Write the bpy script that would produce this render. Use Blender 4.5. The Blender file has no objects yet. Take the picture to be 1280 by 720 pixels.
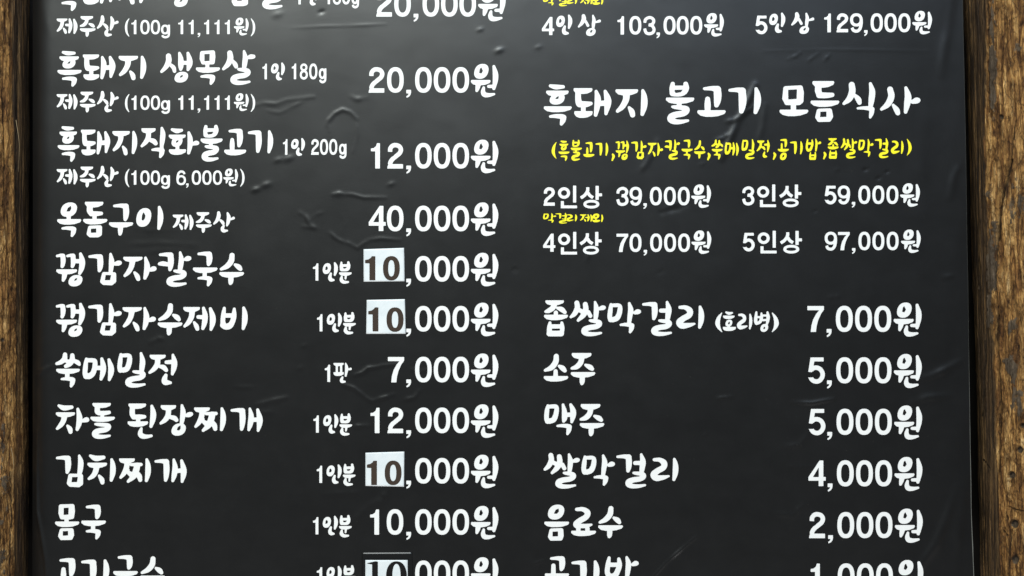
import bpy, math, random
import numpy as np
from mathutils import Vector, noise, Matrix

random.seed(7); np.random.seed(7)
sc = bpy.context.scene
COL = sc.collection

# ------------------------------------------------------------------ camera
D = 1.40                                    # metres from the sheet; 1 unit of the layout below = 1 mm
cam_d = bpy.data.cameras.new('camera')
cam_d.sensor_width = 36; cam_d.lens = 36 * D / 1.28
cam_d.clip_start = .02; cam_d.clip_end = 60
cam = bpy.data.objects.new('camera', cam_d); COL.objects.link(cam)
cam.location = (0, -D, 0); cam.rotation_euler = (math.radians(90), 0, 0)
sc.camera = cam

# ------------------------------------------------------------------ world and lamps
world = bpy.data.worlds.new('World'); sc.world = world; world.use_nodes = True
bg = world.node_tree.nodes['Background']
bg.inputs['Color'].default_value = (.80, .90, 1, 1); bg.inputs['Strength'].default_value = .05

def lamp(name, loc, target, sx, sy, power, color):
    l = bpy.data.lights.new(name, 'AREA'); l.shape = 'RECTANGLE'; l.size = sx; l.size_y = sy
    l.energy = power; l.color = color
    o = bpy.data.objects.new(name, l); COL.objects.link(o); o.location = loc
    o.rotation_euler = (Vector(target) - Vector(loc)).to_track_quat('-Z', 'Y').to_euler()
    return o
lamp('window_glow', (-.95, -2.6, 2.25), (-.1, 0, 0), 1.7, 1.0, 130, (.94, 1, .95))
lamp('window_side', (.75, -2.7, 2.5), (.2, 0, 0), 1.3, .8, 60, (.62, .78, 1))
lamp('top_fill', (0, -.95, 2.5), (0, 0, 0), 1.6, .5, 14, (1, .98, .96))  # added steep fill, brightens the print while staying out of the gloss
lamp('low_fill_left', (-1.5, -1.0, -2.6), (0, 0, -.2), 1.2, .6, 40, (1, .99, .98))  # added fill from below, evens the brightness of the lower lettering
lamp('low_fill_right', (1.5, -1.0, -2.6), (0, 0, -.2), 1.2, .6, 40, (1, .99, .98))  # right-hand twin of the added low fill
sc.view_settings.view_transform = 'Standard'; sc.view_settings.look = 'None'
sc.view_settings.exposure = 0; sc.view_settings.gamma = 1

# ------------------------------------------------------------------ helpers
def W(px, py, h=0.0):
    return ((px - 640) / 1000, -h / 1000, (360 - py) / 1000)

def link(name, me, mat=None, parent=None, smooth=True):
    o = bpy.data.objects.new(name, me); COL.objects.link(o)
    if mat: me.materials.append(mat)
    if parent: o.parent = parent
    if smooth and len(me.polygons): me.polygons.foreach_set('use_smooth', [True] * len(me.polygons))
    return o

def mesh_np(name, V, quads):
    me = bpy.data.meshes.new(name)
    V = np.asarray(V, dtype=np.float32); Q = np.asarray(quads, dtype=np.int32)
    me.vertices.add(len(V)); me.vertices.foreach_set('co', V.ravel())
    me.loops.add(Q.size); me.loops.foreach_set('vertex_index', Q.ravel())
    me.polygons.add(len(Q)); me.polygons.foreach_set('loop_start', np.arange(0, Q.size, Q.shape[1], dtype=np.int32))
    me.update(calc_edges=True); me.validate()
    return me

def mat(name, build):
    m = bpy.data.materials.new(name); m.use_nodes = True
    nt = m.node_tree; b = nt.nodes['Principled BSDF']; build(nt, b); return m

def N(nt, t, **kw):
    n = nt.nodes.new(t)
    for k, v in kw.items():
        if k.startswith('i_'): n.inputs[k[2:].replace('_', ' ')].default_value = v
        else: setattr(n, k, v)
    return n

def ramp(nt, stops, interp='LINEAR'):
    r = nt.nodes.new('ShaderNodeValToRGB'); cr = r.color_ramp; cr.interpolation = interp
    while len(cr.elements) < len(stops): cr.elements.new(.5)
    for e, (p, c) in zip(cr.elements, stops):
        e.position = p; e.color = (c if len(c) == 4 else (*c, 1)) if not isinstance(c, (int, float)) else (c, c, c, 1)
    return r

# ------------------------------------------------------------------ smooth value noise for geometry
def vnoise(x, y, seed):
    rs = np.random.RandomState(seed); T = rs.rand(256, 256)
    xi = np.floor(x).astype(int); yi = np.floor(y).astype(int); fx = x - xi; fy = y - yi
    fx = fx * fx * (3 - 2 * fx); fy = fy * fy * (3 - 2 * fy)
    g = lambda a, b: T[a % 256, b % 256]
    return (g(xi, yi) * (1 - fx) + g(xi + 1, yi) * fx) * (1 - fy) + (g(xi, yi + 1) * (1 - fx) + g(xi + 1, yi + 1) * fx) * fy
def fbm(x, y, seed, oct=4):
    s = 0; a = .5
    for k in range(oct):
        s = s + a * (vnoise(x * 2 ** k, y * 2 ** k, seed + k) - .5); a *= .5
    return s

# ------------------------------------------------------------------ relief of the vinyl sheet (mm)
# each crease: points x,y ; width ; height
CREASES = [
 ([(318,132),(330,129),(345,130),(358,125),(392,121)], 2.6, .42), ([(335,139),(350,141),(366,133),(380,126)], 2.4, .30),
 ([(408,157),(411,150),(418,142),(428,137),(438,140),(446,148)], 2.4, .85), ([(411,156),(413,170)], 2, .3), ([(446,150),(447,170),(441,190)], 2, .28),
 ([(440,121),(446,124),(458,122)], 3, .5), ([(416,243),(424,241),(430,243),(440,243),(455,247),(482,247)], 2.2, .62),
 ([(418,244),(428,243)], 3, .5), ([(375,266),(383,271),(386,279),(394,285)], 2.6, .65), ([(378,283),(396,285)], 2.6, .5), ([(386,276),(396,268),(404,265)], 2.4, .3),
 ([(413,291),(420,298),(428,302),(436,304)], 2.3, .7), ([(436,304),(447,310),(455,304),(462,300),(476,298),(500,300)], 2.3, .62),
 ([(424,264),(432,278),(428,290)], 3, .15),
 ([(443,469),(453,466),(460,460),(470,459),(478,457),(500,455)], 2.3, .62), ([(430,481),(442,485),(451,492),(460,499),(466,502)], 2.5, .6),
 ([(466,501),(480,497),(492,493)], 2.5, .5), ([(505,500),(518,497),(524,488)], 2.5, .5), ([(320,506),(340,501),(358,497)], 3, .45), ([(320,516),(340,515)], 3, .2),
 ([(443,533),(460,532)], 2.5, .5), ([(515,462),(524,464),(540,462)], 2.4, .3), ([(470,640),(478,626),(484,614)], 5, .5), ([(440,655),(455,638),(478,622)], 5, .6), ([(405,618),(450,616)], 4, .3), ([(540,610),(560,612)],4,.2),
 ([(902,198),(908,186),(914,170),(922,152),(934,128),(944,106)], 4.2, 1.9), ([(908,152),(918,150),(930,143)], 3, .9), ([(930,142),(938,136),(946,128)], 3, 1.1), ([(896,175),(905,172),(910,168)], 2.6, .8),
 ([(948,176),(953,158),(956,132)], 4, .6), ([(800,214),(807,206),(815,192),(822,176)], 3.5, .8), ([(826,266),(836,263),(848,261),(858,256)], 3.5, -.85), ([(828,262),(842,256),(850,252)], 3, .5),
 ([(733,326),(737,315),(742,300)], 3, .45), ([(642,338),(646,337)], 3, -.5), ([(822,342),(830,338)], 3, -.35), ([(725,270),(735,264),(738,250)], 3.5, -.4),
 ([(1192,-20),(1186,30),(1180,60),(1176,92)], 6, 1.0), ([(1200,205),(1192,222),(1188,245)], 5, .8), ([(1160,120),(1150,200),(1156,260)], 9, .4), ([(1192,345),(1180,346)], 3, .5),
 ([(1150,474),(1165,470),(1180,463),(1200,452)], 5, .9), ([(1138,505),(1160,497),(1185,495)], 5, .6), ([(1196,610),(1186,640),(1170,680),(1140,722)], 6, 1.0), ([(1206,600),(1198,660),(1196,720)], 7, .6),
 ([(990,503),(1015,504),(1042,499)], 2.8, .6), ([(985,558),(1000,556),(1012,540)], 4, .5), ([(970,642),(992,644),(1003,632)], 4, .5), ([(985,583),(1035,584)], 3, .2),
 ([(814,724),(832,704),(850,688),(870,671)], 1.7, .7), ([(898,498),(906,497),(914,496)], 2.4, .5), ([(664,706),(682,700)], 2.4, .3), ([(600,664),(606,666)], 3, .3), ([(598,662),(608,667)],2.4,.4),
 ([(44,540),(44,600),(45,640),(51,668),(57,700),(60,740)], 2.6, 1.3), ([(42,472),(55,462),(68,456)], 3, .6), ([(44,-20),(52,10),(62,45)], 6, .5), ([(188,428),(198,423),(206,424)], 3, .35),
 ([(365,35),(400,33),(440,32),(482,30)], 1.8, .25), ([(985,74),(995,70),(1000,66)], 2, .4), ([(1010,76),(1018,70),(1024,66)], 2, .4), ([(1030,76),(1037,68)], 2, .4),
 ([(955,64),(1040,62),(1160,64)], 2, .16), ([(295,484),(320,484)], 3, .2), ([(160,305),(200,304),(245,306)], 4, .35), ([(165,316),(205,312),(230,314)], 4, .3), ([(170,286),(190,288),(220,287)], 3, .22),
 ([(600,404),(620,402)],3,.1), ([(1080,180),(1084,176)],3,.4), ([(880,545),(884,541)],2,.2), ([(1035,372),(1050,370)],3,.3),
]
BLOBS = [(348,200,4,.55),(361,198,5,.7),(320,237,4,.9),(333,231,4.5,.8),(489,230,3.5,.5),(624,63,4,.7),(402,15,3,-.6),(347,18,5,.35),(600,37,3,.4),(1109,215,2.2,-.6),(1082,212,2.5,-.6),(1098,223,2.5,-.5),(1019,264,2,-.4),
         (673,59,3.5,.3),(745,412,3,-.3),(526,645,3,.3),(870,610,3,.25),(612,470,4,.2),(380,432,3,.3),(280,640,3,.25),(375,460,4,.3),(878,205,3,.2),(1046,212,3,.2)]
GX = np.arange(37, 1226.1, 1.5); GY = np.arange(-50, 770.1, 1.5)
def build_relief():
    X, Y = np.meshgrid(GX, GY)
    Hh = np.zeros_like(X)
    for pts, w, a in CREASES:
        P = [np.array(p, float) for p in pts]
        x0 = min(p[0] for p in P) - 4 * w; x1 = max(p[0] for p in P) + 4 * w
        y0 = min(p[1] for p in P) - 4 * w; y1 = max(p[1] for p in P) + 4 * w
        i0, i1 = np.searchsorted(GX, [x0, x1]); j0, j1 = np.searchsorted(GY, [y0, y1])
        xs = X[j0:j1, i0:i1]; ys = Y[j0:j1, i0:i1]
        if xs.size == 0: continue
        best = np.zeros_like(xs); n = len(P) - 1
        for k in range(n):
            d = P[k + 1] - P[k]; L = d @ d + 1e-9
            t = np.clip(((xs - P[k][0]) * d[0] + (ys - P[k][1]) * d[1]) / L, 0, 1)
            dd = np.hypot(xs - P[k][0] - t * d[0], ys - P[k][1] - t * d[1])
            u = (k + t) / n; taper = .25 + .75 * np.sin(np.pi * np.clip(u * .9 + .05, 0, 1)) ** .7
            taper = taper * (.75 + .9 * (vnoise(u * 5 + 3, 0 * u, int(x0) % 97) - .3))
            q = taper * np.exp(-(dd / w) ** 2)
            best = np.where(q > best, q, best)
        Hh[j0:j1, i0:i1] += a * best * (.56 + .72 * min(1, max(0, (P[0][1] - 330) / 130)))
    for x, y, r, a in BLOBS:
        Hh += .75 * a * np.exp(-(((X - x) / (1.25 * r)) ** 2 + ((Y - y + .25 * (X - x)) / (.8 * r)) ** 2))
    Hh += 3.0 * fbm(X / 330, Y / 260, 11, 3)
    Hh += .35 * fbm(X / 70, Y / 60, 31, 3)
    # slack vertical waves near the right edge, turned-back left edge
    e = np.clip((X - 1110) / 100, 0, 1)
    Hh += 2.4 * e * e * fbm(X / 40 + Y / 260, Y / 120, 51, 2)
    l = np.clip((66 - X) / 22, 0, 4)
    Hh -= 4.2 * l ** 2.6
    return Hh
RELIEF = build_relief()
def hgt(x, y):
    x = np.asarray(x, float); y = np.asarray(y, float)
    fx = np.clip((x - GX[0]) / 1.5, 0, len(GX) - 1.001); fy = np.clip((y - GY[0]) / 1.5, 0, len(GY) - 1.001)
    i = fx.astype(int); j = fy.astype(int); fx = fx - i; fy = fy - j
    R = RELIEF
    return (R[j, i] * (1 - fx) + R[j, i + 1] * fx) * (1 - fy) + (R[j + 1, i] * (1 - fx) + R[j + 1, i + 1] * fx) * fy
def right_edge(y):
    return np.interp(y, [-50, 0, 180, 360, 540, 640, 720, 770], [1201.5, 1203, 1207, 1210, 1212.5, 1214, 1217, 1219])

# ------------------------------------------------------------------ materials
def m_vinyl(nt, b):
    b.inputs['Base Color'].default_value = (.0105, .0102, .0098, 1)
    b.inputs['Specular IOR Level'].default_value = 1.0
    tc = N(nt, 'ShaderNodeTexCoord')
    n1 = N(nt, 'ShaderNodeTexNoise', i_Scale=900, i_Detail=2); n2 = N(nt, 'ShaderNodeTexNoise', i_Scale=38, i_Detail=6, i_Roughness=.6)
    mp = N(nt, 'ShaderNodeMapping'); mp.inputs['Scale'].default_value = (.7, 1, 1)
    nt.links.new(tc.outputs['Object'], n1.inputs['Vector']); nt.links.new(tc.outputs['Object'], mp.inputs['Vector']); nt.links.new(mp.outputs[0], n2.inputs['Vector'])
    r = ramp(nt, [(.3, .325), (.7, .345)]); nt.links.new(n2.outputs['Fac'], r.inputs[0]); nt.links.new(r.outputs[0], b.inputs['Roughness'])
    bp = N(nt, 'ShaderNodeBump', i_Strength=.25, i_Distance=.0002); nt.links.new(n1.outputs['Fac'], bp.inputs['Height'])
    bp2 = N(nt, 'ShaderNodeBump', i_Strength=.10, i_Distance=.0005); nt.links.new(n2.outputs['Fac'], bp2.inputs['Height'])
    nt.links.new(bp.outputs[0], bp2.inputs['Normal']); nt.links.new(bp2.outputs[0], b.inputs['Normal'])
    rd = ramp(nt, [(.35, (.0040, .0038, .0036)), (.75, (.0046, .0044, .0042))]); nt.links.new(n2.outputs['Fac'], rd.inputs[0])
    n3 = N(nt, 'ShaderNodeTexNoise', i_Scale=420, i_Detail=1); nt.links.new(tc.outputs['Object'], n3.inputs['Vector'])
    du = ramp(nt, [(.735, 0.), (.80, 1.)]); nt.links.new(n3.outputs['Fac'], du.inputs[0])
    n4 = N(nt, 'ShaderNodeTexNoise', i_Scale=9, i_Detail=5, i_Roughness=.6, i_Distortion=.8); nt.links.new(tc.outputs['Object'], n4.inputs['Vector'])
    sm_ = ramp(nt, [(.40, 0.), (.70, .5)]); nt.links.new(n4.outputs['Fac'], sm_.inputs[0])
    ml = N(nt, 'ShaderNodeMath', operation='MULTIPLY'); nt.links.new(du.outputs[0], ml.inputs[0]); nt.links.new(sm_.outputs[0], ml.inputs[1])
    dm = N(nt, 'ShaderNodeMix', data_type='RGBA'); nt.links.new(ml.outputs[0], dm.inputs[0]); nt.links.new(rd.outputs[0], dm.inputs[6]); dm.inputs[7].default_value = (.06, .055, .048, 1)
    nt.links.new(dm.outputs[2], b.inputs['Base Color'])
    rr = N(nt, 'ShaderNodeMath', operation='MULTIPLY_ADD'); nt.links.new(n4.outputs['Fac'], rr.inputs[0]); rr.inputs[1].default_value = .05; nt.links.new(r.outputs[0], rr.inputs[2])
    rs_ = N(nt, 'ShaderNodeMath', operation='SUBTRACT'); nt.links.new(rr.outputs[0], rs_.inputs[0]); rs_.inputs[1].default_value = .025; nt.links.new(rs_.outputs[0], b.inputs['Roughness'])
VINYL = mat('black_vinyl', m_vinyl)
def m_ink(col, rough=.45, spec=.5):
    def f(nt, b):
        b.inputs['Specular IOR Level'].default_value = spec
        tc = N(nt, 'ShaderNodeTexCoord'); n = N(nt, 'ShaderNodeTexNoise', i_Scale=60, i_Detail=4)
        nt.links.new(tc.outputs['Object'], n.inputs['Vector'])
        r = ramp(nt, [(.3, tuple(c * .95 for c in col)), (.7, col)]); nt.links.new(n.outputs['Fac'], r.inputs[0])
        nt.links.new(r.outputs[0], b.inputs['Base Color']); b.inputs['Roughness'].default_value = rough
    return f
WHITE = mat('white_print', m_ink((.84, .825, .80))); YELLOW = mat('yellow_print', m_ink((.95, .84, .02)))
BROWN = mat('brown_print', m_ink((.046, .031, .022), .75, .2)); BLACK = mat('black_print', m_ink((.009, .008, .008), .8, .12))
PAPER = None
def m_paper(nt, b):
    tc = N(nt, 'ShaderNodeTexCoord'); n = N(nt, 'ShaderNodeTexNoise', i_Scale=45, i_Detail=5); nt.links.new(tc.outputs['Object'], n.inputs['Vector'])
    r = ramp(nt, [(.3, (.62, .66, .67)), (.5, (.70, .735, .74)), (.7, (.76, .775, .765))]); nt.links.new(n.outputs['Fac'], r.inputs[0])
    nt.links.new(r.outputs[0], b.inputs['Base Color']); b.inputs['Roughness'].default_value = .38
    bp = N(nt, 'ShaderNodeBump', i_Strength=.4, i_Distance=.002); nt.links.new(n.outputs['Fac'], bp.inputs['Height']); nt.links.new(bp.outputs[0], b.inputs['Normal'])
PAPER = mat('sticker_paper', m_paper)
TAPE = mat('black_tape', lambda nt, b: (b.inputs['Base Color'].__setattr__('default_value', (.004, .004, .004, 1)), b.inputs['Roughness'].__setattr__('default_value', .36), b.inputs['Specular IOR Level'].__setattr__('default_value', .7)))
EDGE = mat('cut_edge', m_ink((.17, .165, .145), .6))

# ------------------------------------------------------------------ lettering: strokes -> distance field -> mesh
U = 9.846                                   # letter units per mm
def cat(P, seg=7):
    P = np.array(P, float)
    if len(P) == 2: return np.array([P[0] + (P[1] - P[0]) * t for t in np.linspace(0, 1, 4)])
    Q = np.vstack([2 * P[0] - P[1], P, 2 * P[-1] - P[-2]]); out = []
    for i in range(1, len(Q) - 2):
        p0, p1, p2, p3 = Q[i - 1], Q[i], Q[i + 1], Q[i + 2]
        for t in np.arange(seg) / seg:
            out.append(.5 * ((2 * p1) + (-p0 + p2) * t + (2 * p0 - 5 * p1 + 4 * p2 - p3) * t * t + (-p0 + 3 * p1 - 3 * p2 + p3) * t ** 3))
    out.append(Q[-2]); return np.array(out)
def ell(x0, x1, y0, y1, lean=0, e=2.0, n=44):
    th = np.linspace(0, 2 * np.pi, n, endpoint=False); c, s = np.cos(th), np.sin(th)
    cx, cy, rx, ry = (x0 + x1) / 2, (y0 + y1) / 2, (x1 - x0) / 2, (y1 - y0) / 2
    X = np.sign(c) * abs(c) ** (2 / e); Yy = np.sign(s) * abs(s) ** (2 / e)
    xx = X - lean * Yy; xx = xx / abs(xx).max()
    return np.stack([cx + rx * xx, cy + ry * Yy], 1)

def parse(s):
    """returns a list of (kind, data): 'S' pts(n,3) | 'L' pts,r | 'P' poly,r | 'H' poly"""
    out = []
    for op in s.split(';'):
        t = op.split()
        if not t: continue
        k, a = t[0], t[1:]
        pt = lambda q: [float(v) for v in q.split(',')]
        f = [float(v) for v in a] if a and all(',' not in v for v in a) else None
        S = lambda *p: out.append(('S', cat(list(p))))
        if k == 'S': out.append(('S', cat([pt(q) for q in a])))
        elif k == 'L': out.append(('L', cat([pt(q) for q in a[1:]]), float(a[0])))
        elif k == 'Z': out.append(('L', np.array([pt(q) for q in a[1:]]), float(a[0])))
        elif k == 'P': out.append(('P', np.array([pt(q) for q in a[1:]]), float(a[0])))
        elif k == 'H': out.append(('H', np.array([pt(q) for q in a])))
        elif k == 'Q': x0, y0, x1, y1 = f; out.append(('P', np.array([(x0, y0), (x1, y0), (x1, y1), (x0, y1)]), 0))
        elif k == 'B':
            x0, x1, y, h = f; w = x1 - x0
            top = [(x0 + .035 * w, y + .02 * h), (x0 + .3 * w, y + .05 * h), (x0 + .75 * w, y + .05 * h), (x0 + .96 * w, y + .01 * h)]
            bot = [(x1 - .0 * w, y + .22 * h), (x1 - .06 * w, y + .52 * h), (x1 - .28 * w, y + .84 * h), (x0 + .52 * w, y + .98 * h), (x0 + .3 * w, y + .96 * h), (x0 + .12 * w, y + .76 * h), (x0 + .02 * w, y + .40 * h), (x0, y + .18 * h)]
            q = 3 if h < 45 else 5
            poly = np.array(top + bot); c = poly.mean(0)
            poly[:, 1] = np.clip(poly[:, 1], y + q, y + h - q); poly[:, 0] = np.clip(poly[:, 0], x0 + q, x1 - q)
            out.append(('P', poly, q))
        elif k == 'I':
            cx, y0, y1 = f[:3]; w = f[3] if len(f) > 3 else 36; h = y1 - y0
            S((cx, y0 + 18, .5 * w), (cx + .33 * w, y0 + .24 * h, .83 * w), (cx + .44 * w, y0 + .45 * h, w), (cx + .30 * w, y0 + .68 * h, .92 * w), (cx - .16 * w, y1 - 20, .56 * w))
        elif k == 'G':
            x0, y0, x1, y1 = f; c = 38 if (x1 - x0) > 150 else 32
            S((x0 + 19, y0 + 30, 17), (x0 + .5 * (x1 - x0), y0 + .7 * c, .68 * c), (x1 - c - 4, y0 + c * .97, c * .95))
            S((x1 - c - 4, y0 + c * .97, c * .95), (x1 - c, y0 + .45 * (y1 - y0), c), (x1 - c - 4, y0 + .72 * (y1 - y0), c * .86), (x1 - c - 12, y1 - 22, 22))
        elif k == 'K':
            x0, y0, x1, y1 = f; w = x1 - x0
            S((x0 + 17, y0 + 29, 15), (x0 + .38 * w, y0 + 25, 22), (x1 - .3 * w, y0 + 30, 28), (x1 - 34, y0 + 40, 31))
            S((x1 - 34, y0 + 40, 31), (x1 - 40, y0 + .55 * (y1 - y0), 30), (x1 - 56, y1 - 19, 17))
        elif k == 'R':
            x0, x1, y0, y1, u = f; w = x1 - x0; h = y1 - y0
            X = lambda q: x0 + q * w
            Y = lambda q: y0 + q * h
            S((X(u) + 16, Y(.09), 15), (X(u + .25 * (1 - u)), Y(.11), 22), (X(.82), Y(.17), 28), (X(.86), Y(.31), 32), (X(.70), Y(.44), 33), (X(.40), Y(.50), 34), (X(.20), Y(.60), 36), (X(.17), Y(.75), 36), (X(.33), Y(.86), 30), (X(.62), Y(.87), 24), (X(.93), Y(.81), 15))
        elif k == 'O': out.append(('P', ell(*[f[0] + 6, f[1] - 6, f[2] + 6, f[3] - 6], lean=.22, e=2.25), 6))
        elif k == 'E':
            x0, x1, y0, y1, t = f[:5]; e = f[5] if len(f) > 5 else 2.35; ty = f[6] if len(f) > 6 else t
            out.append(('P', ell(x0, x1, y0, y1, 0, e), 0)); out.append(('H', ell(x0 + t, x1 - t, y0 + ty, y1 - ty, 0, e)))
    return out

def sd_poly(px, py, V):
    d = np.full(px.shape, 1e9); s = np.ones(px.shape); n = len(V)
    for i in range(n):
        a = V[i]; b = V[i - 1]; e = b - a; wx = px - a[0]; wy = py - a[1]
        t = np.clip((wx * e[0] + wy * e[1]) / (e @ e + 1e-9), 0, 1)
        d = np.minimum(d, (wx - e[0] * t) ** 2 + (wy - e[1] * t) ** 2)
        c1 = py >= a[1]; c2 = py < b[1]; c3 = e[0] * wy > e[1] * wx
        fl = (c1 & c2 & c3) | (~c1 & ~c2 & ~c3)
        s = np.where(fl, -s, s)
    return s * np.sqrt(d)
def sd_stroke(px, py, P, R):
    d = np.full(px.shape, 1e9)
    for i in range(len(P) - 1):
        a = P[i]; e = P[i + 1] - a
        t = np.clip(((px - a[0]) * e[0] + (py - a[1]) * e[1]) / (e @ e + 1e-9), 0, 1)
        d = np.minimum(d, np.hypot(px - a[0] - t * e[0], py - a[1] - t * e[1]) - (R[i] + t * (R[i + 1] - R[i])))
    return d
def field(prims, px, py, k):
    d = np.full(px.shape, 1e9)
    def smin(a, b):
        if k <= 0: return np.minimum(a, b)
        h = np.clip(.5 + .5 * (b - a) / k, 0, 1); return b + (a - b) * h - k * h * (1 - h) * .6
    for p in prims:
        if p[0] == 'S': d = smin(d, sd_stroke(px, py, p[1][:, :2], p[1][:, 2]))
        elif p[0] == 'L':
            P = p[1][:, :2]; r = p[2]; q = sd_stroke(px, py, P, np.full(len(P), r))
            for a, b in ((P[0], P[1]), (P[-1], P[-2])):
                t = (a - b) / np.linalg.norm(a - b)
                near = np.hypot(px - a[0], py - a[1]) < 2.2 * r
                q = np.where(near, np.maximum(q, (px - a[0]) * t[0] + (py - a[1]) * t[1]), q)
            d = np.minimum(d, q)
        elif p[0] == 'P': d = smin(d, sd_poly(px, py, p[1]) - p[2]) if p[2] else np.minimum(d, sd_poly(px, py, p[1]))
    for p in prims:
        if p[0] == 'H': d = np.maximum(d, -sd_poly(px, py, p[1]))
    return d

# glyphs: name -> (x scale, y scale, y offset, strokes)   traced brush letters and plain figures
B0, D0 = {}, {}
def g(n, off, s, sx=1., sy=1.): B0[n] = (sx, sy, off, s)
g('흑',0,'S 146,72,18 205,84,27 282,82,19;B 100 342 121 62;O 137 299 150 272;H 199,212 212,192 236,181 229,208;B 75 375 288 64;K 128 368 318 497')
g('돼',0,'B 388 590 98 64;S 436,135,30 438,220,33 450,262,36 475,275,26;S 450,268,34 520,270,32 572,262,20;S 492,300,26 492,355,26;B 395 592 342 74;S 628,133,17 645,210,34 638,300,31 622,384,20;S 724,133,18 748,210,36 750,270,37 732,370,18;S 650,262,28 730,258,30')
g('지',0,'B 828 1070 115 66;S 945,170,38 938,230,34 900,300,30 850,347,19;S 973,310,16 1000,350,30 1010,388,28;I 1118 113 400')
g('생',0,'S 165,118,33 167,180,36 135,250,30 80,310,18;S 195,230,22 228,262,27 240,305,22;S 300,82,17 316,150,32 318,230,34 316,282,20;S 405,84,19 424,160,34 424,220,36 405,288,18;S 330,202,24 410,202,26;O 238 408 311 446;H 304,386 314,362 345,349 336,376')
g('목',0,'P 26 577,82 712,74 716,130 708,196 590,198 572,150;H 607,96 670,92 668,178 607,182;S 642,220,25 642,280,25;B 500 800 258 68;K 552 342 742 477')
g('살',0,'S 922,82,33 928,150,38 900,218,33 843,278,18;S 960,182,20 988,222,29 1000,250,24;S 1097,60,16 1112,140,32 1105,210,32 1096,280,24;S 1150,138,20 1180,128,30 1212,126,26;R 922 1182 262 476 .34')
g('직',0,'B 225 402 80 64;S 315,140,31 308,200,32 280,250,29 232,300,18;S 335,225,24 378,242,32 402,268,26;S 478,80,17 490,150,32 484,230,32 476,300,24 478,340,24;K 345 318 515 452', .90)
g('화',0,'S 602,98,18 660,115,29 718,107,20;B 560 772 160 60;O 594 732 182 312;H 648,262 655,238 682,228 675,250;S 668,300,24 668,350,24;B 562 776 340 70;S 808,137,18 824,210,32 824,290,32 806,386,20;S 862,276,20 895,264,29 912,264,26', .90)
g('불',0,'S 1018,62,21 1012,110,26 1012,165,24;S 1142,62,23 1146,110,29 1125,155,27 1080,172,27 1018,172,25;S 1025,105,24 1140,103,22;H 1044,142 1112,128 1094,152 1044,160;B 952 1226 208 68;S 1080,260,24 1080,305,24;R 968 1176 288 492 .16', .90)
g('고',0,'G 408 88 590 318;S 456,225,24 456,290,31 456,365,27;B 357 630 345 72', .90)
g('기',0,'G 648 108 824 387;I 915 104 393 34', .90)
g('옥',20,'O 113 317 46 226;H 186,158 204,115 240,90 244,125 226,156;S 213,215,27 213,270,27;B 70 370 251 70;K 120 338 310 476')
g('오',20,'O 113 317 46 226;H 186,158 204,115 240,90 244,125 226,156;S 213,215,27 213,270,27;B 70 370 251 70')
g('돔',20,'B 412 642 38 72;S 476,85,36 474,150,38 500,186,30;S 490,186,32 560,186,30 615,182,23;S 532,220,27 532,268,27;B 390 692 249 70;P 28 478,360 598,355 596,435 570,450 482,450 462,432;H 488,372 552,368 552,418 488,420')
g('구',20,'G 757 60 960 279;B 710 1010 291 68;S 852,345,34 850,400,30 846,436,21')
g('이',20,'O 1044 1232 116 348;H 1113,262 1117,205 1135,168 1158,208 1152,245 1130,270;I 1329 88 386')
g('꿩',20,'G 55 58 180 238;G 182 58 305 238;S 305,152,26 360,152,28;S 362,62,19 382,150,36 376,230,34 352,302,21;B 62 322 251 64;S 168,300,35 160,350,29 148,388,19;O 212 387 321 464;H 284,396 294,370 320,358 315,382')
g('감',20,'G 455 66 644 290;S 732,65,17 744,150,34 740,220,31 732,290,26;S 788,186,22 825,176,32 845,172,27;P 28 652,312 774,315 774,395 742,422 650,418 630,400;H 672,322 738,324 724,385 662,385')
g('자',20,'B 885 1126 97 64;S 1000,150,37 985,220,33 950,285,30 906,330,19;S 1025,292,17 1055,332,30 1070,370,27;S 1160,112,18 1180,210,36 1172,290,34 1152,360,21;S 1222,260,22 1256,246,32 1270,244,28')
g('칼',20,'G 142 43 332 277;S 152,185,20 196,182,30 260,192,26;S 408,45,16 422,130,32 412,220,32 402,280,24;S 470,130,20 500,120,32 520,116,27;R 232 492 252 468 .34')
g('국',20,'G 615 33 805 214;B 562 868 229 70;S 708,285,27 708,350,27;K 615 333 806 465')
g('수',20,'S 1046,80,32 1035,150,36 985,212,33 912,250,19;S 1082,195,18 1125,222,33 1150,250,24;B 888 1196 285 70;S 1032,340,34 1030,400,32 1025,426,21')
g('제',20,'B 350 558 95 64;S 460,150,36 450,220,34 415,285,30 368,332,18;S 485,285,17 512,330,29 524,365,25;S 535,218,24 600,222,28;S 600,110,20 620,200,34 612,290,33 592,360,21;S 685,117,20 712,210,36 712,290,35 692,372,19')
g('비',20,'S 852,110,19 842,180,29 834,260,30 840,320,36;S 975,120,19 970,200,33 955,270,33 920,325,38 870,335,40 832,320,34;S 850,200,28 960,200,28;H 868,232 928,230 905,280 878,302;I 1090 88 380')
g('쑥',13,'S 172,70,27 165,125,33 120,165,28 72,182,20;S 262,80,27 260,135,34 230,185,32 182,214,24;S 190,150,24 235,165,30;S 290,148,24 330,170,29 350,194,17;B 62 358 244 66;S 200,300,29 200,355,29;K 115 343 302 479')
g('메',13,'S 432,125,19 425,200,31 415,290,31 430,335,38;S 440,140,26 520,143,28 537,165,32 535,230,32 512,300,34 470,335,37 430,335,35;H 452,172 512,170 495,240 450,302;S 570,235,28 625,235,28;S 622,124,20 640,220,36 633,300,33 612,372,20;S 710,136,20 735,230,36 733,300,35 714,380,19')
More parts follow.
